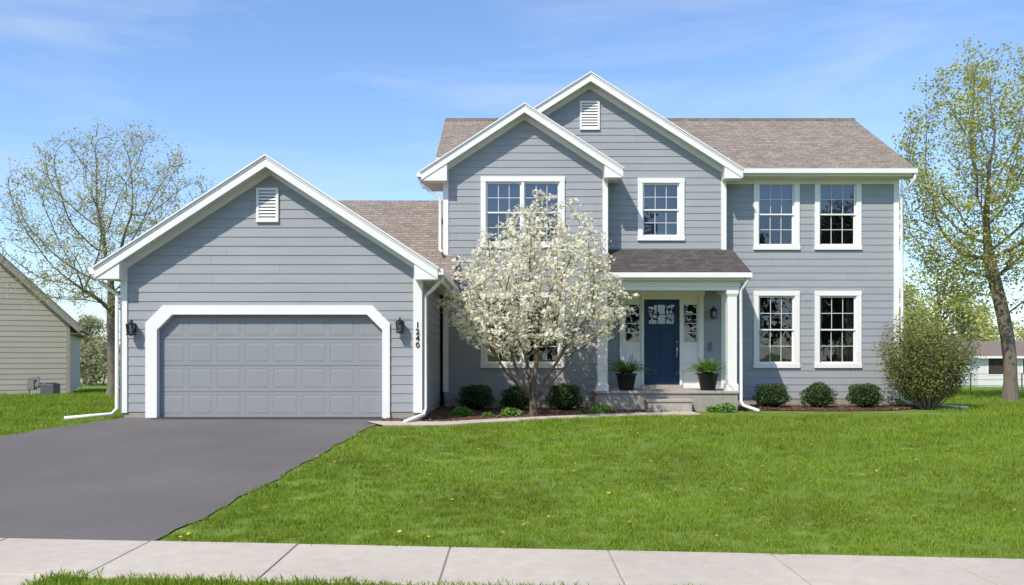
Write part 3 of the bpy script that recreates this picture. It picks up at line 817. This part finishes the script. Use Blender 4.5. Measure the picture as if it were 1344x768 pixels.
# --- dogwood: several stems fanning out low down
dw=empty('dogwood_tree'); DY=20.3; bx_=X_(700,DY); bz_=zt(bx_,DY)
A=samp_profile(2400,[1.3,1.65,2.1,2.7,3.2,3.8,4.3,4.8,5.3],[1.2,2.0,2.35,2.4,2.15,1.7,1.35,.95,.3],.52,DY,lambda z:(.16*max(0,z-3),0),.42)
A=clumpy(A,26,.36,.10)
P0=[np.array((bx_,DY,bz_)),np.array((bx_+.01,DY,bz_+.15)),np.array((bx_-.01,DY,bz_+.3))]; par0=[-1,0,1]
for (ax_,ay_,hh) in ((-.75,.1,.9),(.55,-.25,1.0),(-.15,.5,1.1),(.12,-.1,1.3),(-.45,-.45,.95),(.8,.3,.85)):
    prev=2; 
    for k in range(1,8):
        t=k/7; q=P0[2]+np.array((ax_*t**1.15,ay_*t,hh*t))+rng.normal(size=3)*.012
        P0.append(q); par0.append(prev); prev=len(P0)-1
def sc_from(P0,par0,A,**kw):
    P,par=sc_tree(P0,A,**kw); n=len(P0); par[:n]=par0; return P,par
P,par=sc_from(P0,par0,A,step=.14,infl=1.3,kill=.26,maxit=110,trop=(0,0,.08),jit=.12)
r,ch=radii(P,par,.005,2.2,.095)
m=MB(); tree_mesh(m,P,ch,r)
fine=[i for i in range(len(P)) if r[i]<.014]
fine=[i for i in fine if P[i][2]>1.05+.25*rng.random()]
tp,al=twigs(m,P,rng.choice(fine,min(len(fine),1700),replace=False),.22,.003,1,(0,0,.5))
m.build('trunk_and_branches',['bark'],dw,True)
src=np.vstack([P[fine],tp,tp,al])
def flowers(src,n,spread,petal):
    c=src[rng.choice(len(src),n)]+rng.normal(size=(n,3))*np.array([spread,spread,spread*.55])
    nn=rand_unit(n)*.75+np.array([0,-.15,.7]); nn/=np.linalg.norm(nn,axis=1,keepdims=True)
    t=rand_unit(n); t-=nn*np.sum(t*nn,axis=1,keepdims=True); t/=np.linalg.norm(t,axis=1,keepdims=True); b=np.cross(nn,t)
    Q=[]
    L=petal*rng.uniform(.7,1.25,size=(n,1))
    for k in range(4):
        a=math.pi/2*k; d=t*math.cos(a)+b*math.sin(a); s_=np.cross(nn,d)
        Q.append(np.stack([c,c+d*L*.6+s_*L*.42+nn*L*.1,c+d*L+nn*L*.22,c+d*L*.6-s_*L*.42+nn*L*.1],axis=1))
    return np.concatenate(Q)
quads_obj('blossoms',flowers(src,14500,.05,.041),'blossom',dw)
lp=src[rng.choice(len(src),7000)]+rng.normal(size=(7000,3))*.05
quads_obj('young_leaves',leaves(lp,.05,.5),'newleaf',dw)

# --- right tree
rt=empty('maple_tree'); TY=27.0; bx_=X_(1326,TY); bz_=zt(bx_,TY)-.1
trunk=[(bx_,TY,bz_)]
for px,py in ((1326,500),(1325,470),(1322,440),(1317,415),(1310,390),(1304,365),(1300,340)):
    trunk.append((X_(px,TY),TY+rng.normal()*.03,Z_(py,TY)))
A=samp_profile(1700,[3.0,4.2,5.5,7.0,8.5,10,10.8,11.2],[1.6,2.9,3.2,3.3,3.0,2.4,1.5,.5],X_(1302,TY),TY,lambda z:(0,0),.5)
A=clumpy(A,22,.75,.05)
P,par=sc_tree(trunk,A,.28,2.2,.55,90,(0,0,.25),.16)
r,ch=radii(P,par,.010,2.3,.20)
m=MB(); tree_mesh(m,P,ch,r)
fine=[i for i in range(len(P)) if r[i]<.03]
tp,al=twigs(m,P,rng.choice(fine,min(len(fine),1800),replace=False),.55,.005,2,(0,0,.6))
m.build('trunk_and_branches',['bark_grey'],rt,True)
src=np.vstack([tp,tp,al]); n=33000
lp=src[rng.choice(len(src),n)]+rng.normal(size=(n,3))*.13
quads_obj('leaves',leaves(lp,.092,.65),'leaf_yellow',rt)

# --- left tree
lt=empty('budding_tree'); TY=28.0; bx_=X_(148,TY); bz_=zt(bx_,TY)-.1
trunk=[(bx_,TY,bz_)]
for px,py in ((148,500),(147,470),(147,440),(146,410),(147,385)):
    trunk.append((X_(px,TY),TY+rng.normal()*.03,Z_(py,TY)))
A=samp_profile(1600,[2.6,3.6,5.0,6.3,7.4,8.2,8.9],[2.4,3.3,3.7,3.6,3.1,2.2,.8],X_(152,TY),TY,lambda z:(0,0),.5)
A=clumpy(A,18,.6,.1)
P,par=sc_tree(trunk,A,.28,2.2,.5,90,(0,0,.3),.14)
r,ch=radii(P,par,.009,2.3,.16)
m=MB(); tree_mesh(m,P,ch,r)
fine=[i for i in range(len(P)) if r[i]<.03]
tp,al=twigs(m,P,rng.choice(fine,min(len(fine),2200),replace=False),.5,.005,2,(0,0,.8))
m.build('trunk_and_branches',['bark_grey'],lt,True)
src=np.vstack([tp,tp,al]); n=21000
lp=src[rng.choice(len(src),n)]+rng.normal(size=(n,3))*.08
quads_obj('buds',leaves(lp,.072,.6),'leaf_bud',lt)

# --- bush at right corner
bu=empty('lilac_bush'); BY=22.6; cx=X_(1217,BY); zb=zt(cx,BY)
m=MB(); tips=[]
for k in range(95):
    a=rng.uniform(0,2*math.pi); rr_=rng.random()**.6; tgt=np.array([cx+1.25*rr_*math.cos(a),BY+1.1*rr_*math.sin(a),zb+rng.uniform(1.3,2.75)*(1-.22*rr_)])
    b0=np.array([cx+.14*math.cos(a)*rr_,BY+.14*math.sin(a)*rr_,zb-.05])
    mid=b0*.55+tgt*.45+np.array([.12*math.cos(a),.12*math.sin(a),-.05]); q=b0*.2+tgt*.8+rng.normal(size=3)*.05
    m.tube([b0,mid,q,tgt],[.018,.012,.007,.003],5,cap=False)
    for t in np.linspace(.25,1,14):
        p=(b0*(1-t)**2+2*mid*t*(1-t)+tgt*t*t)
        for _ in range(2):
            e_=p+rng.normal(size=3)*np.array([.18,.18,.15])+np.array([0,0,.08]); m.tube([p,e_],[.004,.002],3,cap=False); tips.append(e_); tips.append((e_+p)/2)
m.build('stems',['bark_grey'],bu,True)
tips=np.array(tips); n=34000; lp=tips[rng.choice(len(tips),n)]+rng.normal(size=(n,3))*.12
c0=np.array([cx,BY,zb+1.55]); dd=((lp-c0)/np.array([1.36,1.3,1.35])); nn_=np.linalg.norm(dd,axis=1)
lp=lp[(nn_<1+.08*np.sin(lp[:,0]*9)*np.cos(lp[:,2]*8))&(lp[:,2]>zb+.35)]
quads_obj('leaves',leaves(lp,.062,.55),'leaf_bush',bu)

# --- boxwoods
def boxwood_pts():
    n=3600; d=rand_unit(n); d[:,2]=np.where(d[:,2]<-.55,-d[:,2],d[:,2])
    ph=rng.uniform(0,6,3)
    lump=1+.10*np.sin(d[:,0]*5+ph[0])*np.cos(d[:,1]*6+ph[1])+.08*np.sin(d[:,2]*9+ph[2])
    rr_=(rng.uniform(.78,1.08,n)*lump)[:,None]
    return d*rr_*np.array([.44,.42,.37])
def boxwood(px,Y,s=1.0):
    e=empty('boxwood_shrub'); x=X_(px,Y); z=zt(x,Y)
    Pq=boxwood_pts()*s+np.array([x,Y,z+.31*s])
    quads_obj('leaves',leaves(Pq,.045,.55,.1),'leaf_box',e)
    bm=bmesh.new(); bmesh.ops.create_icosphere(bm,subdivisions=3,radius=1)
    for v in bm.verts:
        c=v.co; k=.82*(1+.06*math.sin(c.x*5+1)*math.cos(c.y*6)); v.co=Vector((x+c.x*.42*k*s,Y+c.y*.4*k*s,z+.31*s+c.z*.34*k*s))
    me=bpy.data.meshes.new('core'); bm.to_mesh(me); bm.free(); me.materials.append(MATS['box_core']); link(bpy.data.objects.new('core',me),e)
for px,s in ((625,1.02),(678,.95),(741,1.04)): boxwood(px,21.9,s)
for px,s in ((1013,1.03),(1074,.98),(1135,1.02)): boxwood(px,22.9,s)
def perennial(px,Y,s):
    e=empty('perennial_plant'); x=X_(px,Y); z=zt(x,Y); n=420
    d=rand_unit(n); d[:,2]=np.abs(d[:,2])*.8
    Pq=d*rng.random((n,1))**.4*np.array([.30,.26,.26])*s+np.array([x,Y,z+.04])
    quads_obj('leaves',leaves(Pq,.09,.4,.4),'leaf_perennial',e)
for px,Y,s in ((607,19.9,.95),(670,19.9,.95),(790,21.0,1.0),(952,21.5,1.0),(640,19.6,.4),(935,21.6,.5),(765,20.9,.35)): perennial(px,Y,s)
def fern(px):
    e=empty('potted_fern'); Y=22.15; x=X_(px,Y); z=PF+.002
    m=MB(); m.lathe((x,Y,z),[(0,.0),(.18,.0),(.19,.02),(.262,.40),(.29,.41),(.29,.45),(.262,.45),(.25,.41),(0,.40)],28)
    m.build('pot',['pot'],e,True)
    Q=[]
    for k in range(90):
        a=rng.uniform(0,2*math.pi); L=rng.uniform(.45,.70); el=rng.uniform(.5,1.35); droop=rng.uniform(.4,1.0)
        prev=None
        for i in range(15):
            t=i/14
            h_=L*t*math.cos(el)+.04; zz=.42+L*t*math.sin(el)*1.1-droop*L*.6*t*t
            p=np.array([x+math.cos(a)*h_*(1+.3*t),Y+math.sin(a)*h_*(1+.3*t),z+zz])
            if prev is not None:
                dv_=p-prev; dv_/=np.linalg.norm(dv_); s_=np.cross(dv_,[0,0,1.]); s_/=np.linalg.norm(s_)+1e-9
                w_=.085*math.sin(math.pi*min(1,t*.85+.12))+.01
                for sg in (-1,1):
                    tip=p+s_*sg*w_+dv_*.02+np.array([0,0,-.012]); Q.append([prev,prev+dv_*.012+s_*sg*w_*.5,tip,p+dv_*-.002+s_*sg*w_*.4])
            prev=p
    quads_obj('fronds',np.array(Q),'leaf_fern',e)
fern(822); fern(929)

# ------------------------------------------------------------------ distant trees
def far_trees(name, specs, leafsize, nleaf, ml):
    e=empty(name); m=MB(); Q=[]
    for (x,y,h,rw) in specs:
        z=zt(x,y); m.tube([(x,y,z-.1),(x+rng.normal()*.1,y,z+h*.35),(x+rng.normal()*.3,y,z+h*.8)],[h*.022,h*.016,h*.005],6,cap=False)
        nb_=int(16+h*3)
        cs=[]
        for _ in range(nb_):
            a=rng.uniform(0,6.28); q=rng.random()**.6*rw*.85; zz=z+h*rng.uniform(.22,.94); q*=math.sin(math.pi*min(1,max(.1,(zz-z)/h*.9+.1)))**.5
            c=np.array([x+q*math.cos(a),y+q*math.sin(a),zz]); cs.append(c)
            m.tube([(x,y,z+h*.25+(zz-z)*.3),tuple(c)],[h*.008,h*.002],4,cap=False)
        cs=np.array(cs); k=int(nleaf*h*rw/12)
        P_=cs[rng.choice(len(cs),k)]+rand_unit(k)*(rng.random((k,1))**.45)*np.array([rw*.32,rw*.32,h*.11])
        Q.append(leaves(P_,leafsize,.6))
    m.build('trunks',['bark_grey'],e,True); quads_obj('foliage',np.concatenate(Q),ml,e)
sp=[]
for px,py,Y,rw in ((1200,372,66,3),(1232,342,70,4.2),(1262,380,68,3.2),(1290,400,75,3),(1320,425,80,4),(1350,432,78,4),(1390,420,80,4),(1440,400,80,5),(1185,400,72,3)):
    x=X_(px,Y); h=Z_(py,Y)-zt(x,Y); sp.append((x,Y,h,rw))
for k in range(16):
    Y=rng.uniform(95,120); x=rng.uniform(30,110); sp.append((x,Y,rng.uniform(5,8),4))
far_trees('distant_trees',sp,.26,1500,'leaf_far')
sp=[]
for px,py,Y,rw in ((100,448,50,2),(118,440,60,3),(135,452,62,3),(155,445,60,3),(180,440,70,4),(60,450,70,4),(108,470,44,1.4)):
    x=X_(px,Y); sp.append((x,Y,Z_(py,Y)-zt(x,Y),rw))
for k in range(16):
    Y=rng.uniform(95,120); x=rng.uniform(-110,-20); sp.append((x,Y,rng.uniform(5,8),4))
far_trees('distant_trees',sp,.24,1500,'leaf_far_brown')
sp=[(x+rng.normal()*1.5,72+rng.uniform(0,10),rng.uniform(2.2,3.2),3.5) for x in np.arange(18,60,3.0)]
far_trees('distant_hedge',sp,.24,1800,'leaf_far_brown')
sp=[(x+rng.normal()*1.5,-22+rng.uniform(-6,4),rng.uniform(10,16),5) for x in np.arange(-40,46,6.0)]
far_trees('street_trees',sp,.6,420,'leaf_street')

# ------------------------------------------------------------------ grass (instanced clumps)
gr=empty('grass')
def clump(n, rad, hmin, hmax, wd):
    Q=[]
    for _ in range(n):
        a=rng.uniform(0,6.28); q=rad*math.sqrt(rng.random()); x=q*math.cos(a); y=q*math.sin(a)
        h=rng.uniform(hmin,hmax); b=rng.uniform(0,6.28); lean=rng.uniform(.1,.8)*h; dx,dy=math.cos(b)*lean,math.sin(b)*lean
        c=rng.uniform(0,6.28); wx,wy=math.cos(c)*wd,math.sin(c)*wd
        Q.append([(x-wx,y-wy,-.01),(x+wx,y+wy,-.01),(x+dx*.45+wx*.8,y+dy*.45+wy*.8,h*.6),(x+dx,y+dy,h)])
    return np.array(Q,dtype=float)
def is_lawn(x,y):
    if y<2.3: return False
    far=yt(x)
    if far-W-.01<y<far+.01: return False
    if y<=far-W: return not (-9.7<x<-3.42)
    if dr_left(y)-.03<x<dr_right(y)+.03 and y<18.4: return False
    if y>18.1 and -8.6<x<-2.0 : return False
    if x>-2.9 and x<4.35 and y>walk_y(x)-.40-.25*(x<0): return False
    if 4.35<=x<11.4 and y>bed_front(x)+.02: return False
    if y>20 and -1.9<x<11.2: return False
    if (x+16.9)*math.cos(R(25))+(y-32)*math.sin(R(25))<0 and -(x+16.9)*math.sin(R(25))+(y-32)*math.cos(R(25))>0: return False
    return True
pts=[[],[],[]]
def scatter(x0,x1,y0,y1,dens,sc):
    n=int((x1-x0)*(y1-y0)*dens)
    xs=rng.uniform(x0,x1,n); ys_=rng.uniform(y0,y1,n)
    for x,y in zip(xs,ys_):
        if abs(x)>y*.66+1.2: continue
        if is_lawn(x,y): pts[int(rng.integers(3))].append((x,y,zt(x,y),sc*rng.uniform(.75,1.3)))
scatter(-8,9,4.8,9.5,140,.8)
scatter(-4,5,5.4,6.4,120,1.1)
scatter(-9,11,9.5,13.5,70,1.0)
scatter(-14,14,13.5,18,38,1.3)
scatter(-20,17,18,26,22,1.6)
scatter(-26,27,26,42,7,2.3)
for v in range(3):
    n=len(pts[v]); A=np.array(pts[v]); th=rng.uniform(0,2*math.pi,n); Q=np.zeros((n,4,3))
    for k in range(4):
        a=th+math.pi/2*k+math.pi/4
        Q[:,k,0]=A[:,0]+np.cos(a)*A[:,3]*.7071; Q[:,k,1]=A[:,1]+np.sin(a)*A[:,3]*.7071; Q[:,k,2]=A[:,2]
    o=quads_obj('grass_patch',Q,'grass',gr)
    o.instance_type='FACES'; o.use_instance_faces_scale=True; o.instance_faces_scale=1.0
    o.show_instancer_for_render=False; o.show_instancer_for_viewport=False
    quads_obj('grass_clump',clump(26,.10,.022,.055,.0032),'grass',o)
# dandelions
n=230; xs=rng.uniform(-3,11,n); ys_=7.3+13*rng.random(n)**1.3
P=np.array([(x,y,zt(x,y)+.045) for x,y in zip(xs,ys_) if is_lawn(x,y)])
quads_obj('dandelions',np.concatenate([leaves(P,.042,.9,2.5),leaves(P+np.array([0,0,.004]),.042,.9,2.5)]),'grass_dry')

# ------------------------------------------------------------------ sky, sun, camera
EL=48; az=(-.58,-.81)
w=bpy.data.worlds.new('World'); scene.world=w; w.use_nodes=True; nt=w.node_tree; N=nt.nodes; L=nt.links
bg=N['Background']; sk=N.new('ShaderNodeTexSky'); sk.sky_type='NISHITA'; sk.sun_disc=False
sk.sun_elevation=R(EL); sk.sun_rotation=math.atan2(az[0],az[1]); sk.air_density=1.0; sk.dust_density=.5; sk.ozone_density=1.5
gn=N.new('ShaderNodeVectorMath'); gn.operation='MULTIPLY'; gn.inputs[1].default_value=(1.22,1.38,1.62)
L.new(sk.outputs[0],gn.inputs[0])
tc=N.new('ShaderNodeTexCoord'); mp=N.new('ShaderNodeMapping'); mp.inputs['Scale'].default_value=(1.0,1.0,6.0); mp.inputs['Rotation'].default_value=(0,R(6),0)
L.new(tc.outputs['Generated'],mp.inputs[0])
n1=N.new('ShaderNodeTexNoise'); n1.inputs['Scale'].default_value=2.2; n1.inputs['Detail'].default_value=9; n1.inputs['Roughness'].default_value=.6; n1.inputs['Distortion'].default_value=.5
L.new(mp.outputs[0],n1.inputs['Vector'])
mr=N.new('ShaderNodeMapRange'); mr.inputs[1].default_value=.45; mr.inputs[2].default_value=.8; mr.inputs[3].default_value=0; mr.inputs[4].default_value=.5
L.new(n1.outputs['Fac'],mr.inputs[0])
mx=N.new('ShaderNodeMix'); mx.data_type='RGBA'; mx.inputs[7].default_value=(5.6,6.2,6.9,1)
L.new(mr.outputs[0],mx.inputs[0]); L.new(gn.outputs[0],mx.inputs[6]); L.new(mx.outputs[2],bg.inputs[0])
bg.inputs[1].default_value=.14
sd=bpy.data.lights.new('sun','SUN'); sd.energy=4.8; sd.angle=R(.6); sd.color=(1,.93,.83)
so=link(bpy.data.objects.new('sun',sd)); h_=math.cos(R(EL)); l_=math.hypot(*az)
S=Vector((az[0]/l_*h_,az[1]/l_*h_,math.sin(R(EL)))); so.rotation_euler=S.to_track_quat('Z','Y').to_euler(); so.location=(-10,-10,20)
cam=bpy.data.cameras.new('camera'); co=link(bpy.data.objects.new('camera',cam)); co.location=(0,0,CZ); co.rotation_euler=(R(90),0,0)
cam.sensor_width=36; cam.lens=36*F/1344; cam.shift_y=81/1344; cam.clip_end=3000
scene.camera=co
scene.view_settings.view_transform='Standard'; scene.view_settings.look='None'; scene.view_settings.exposure=0
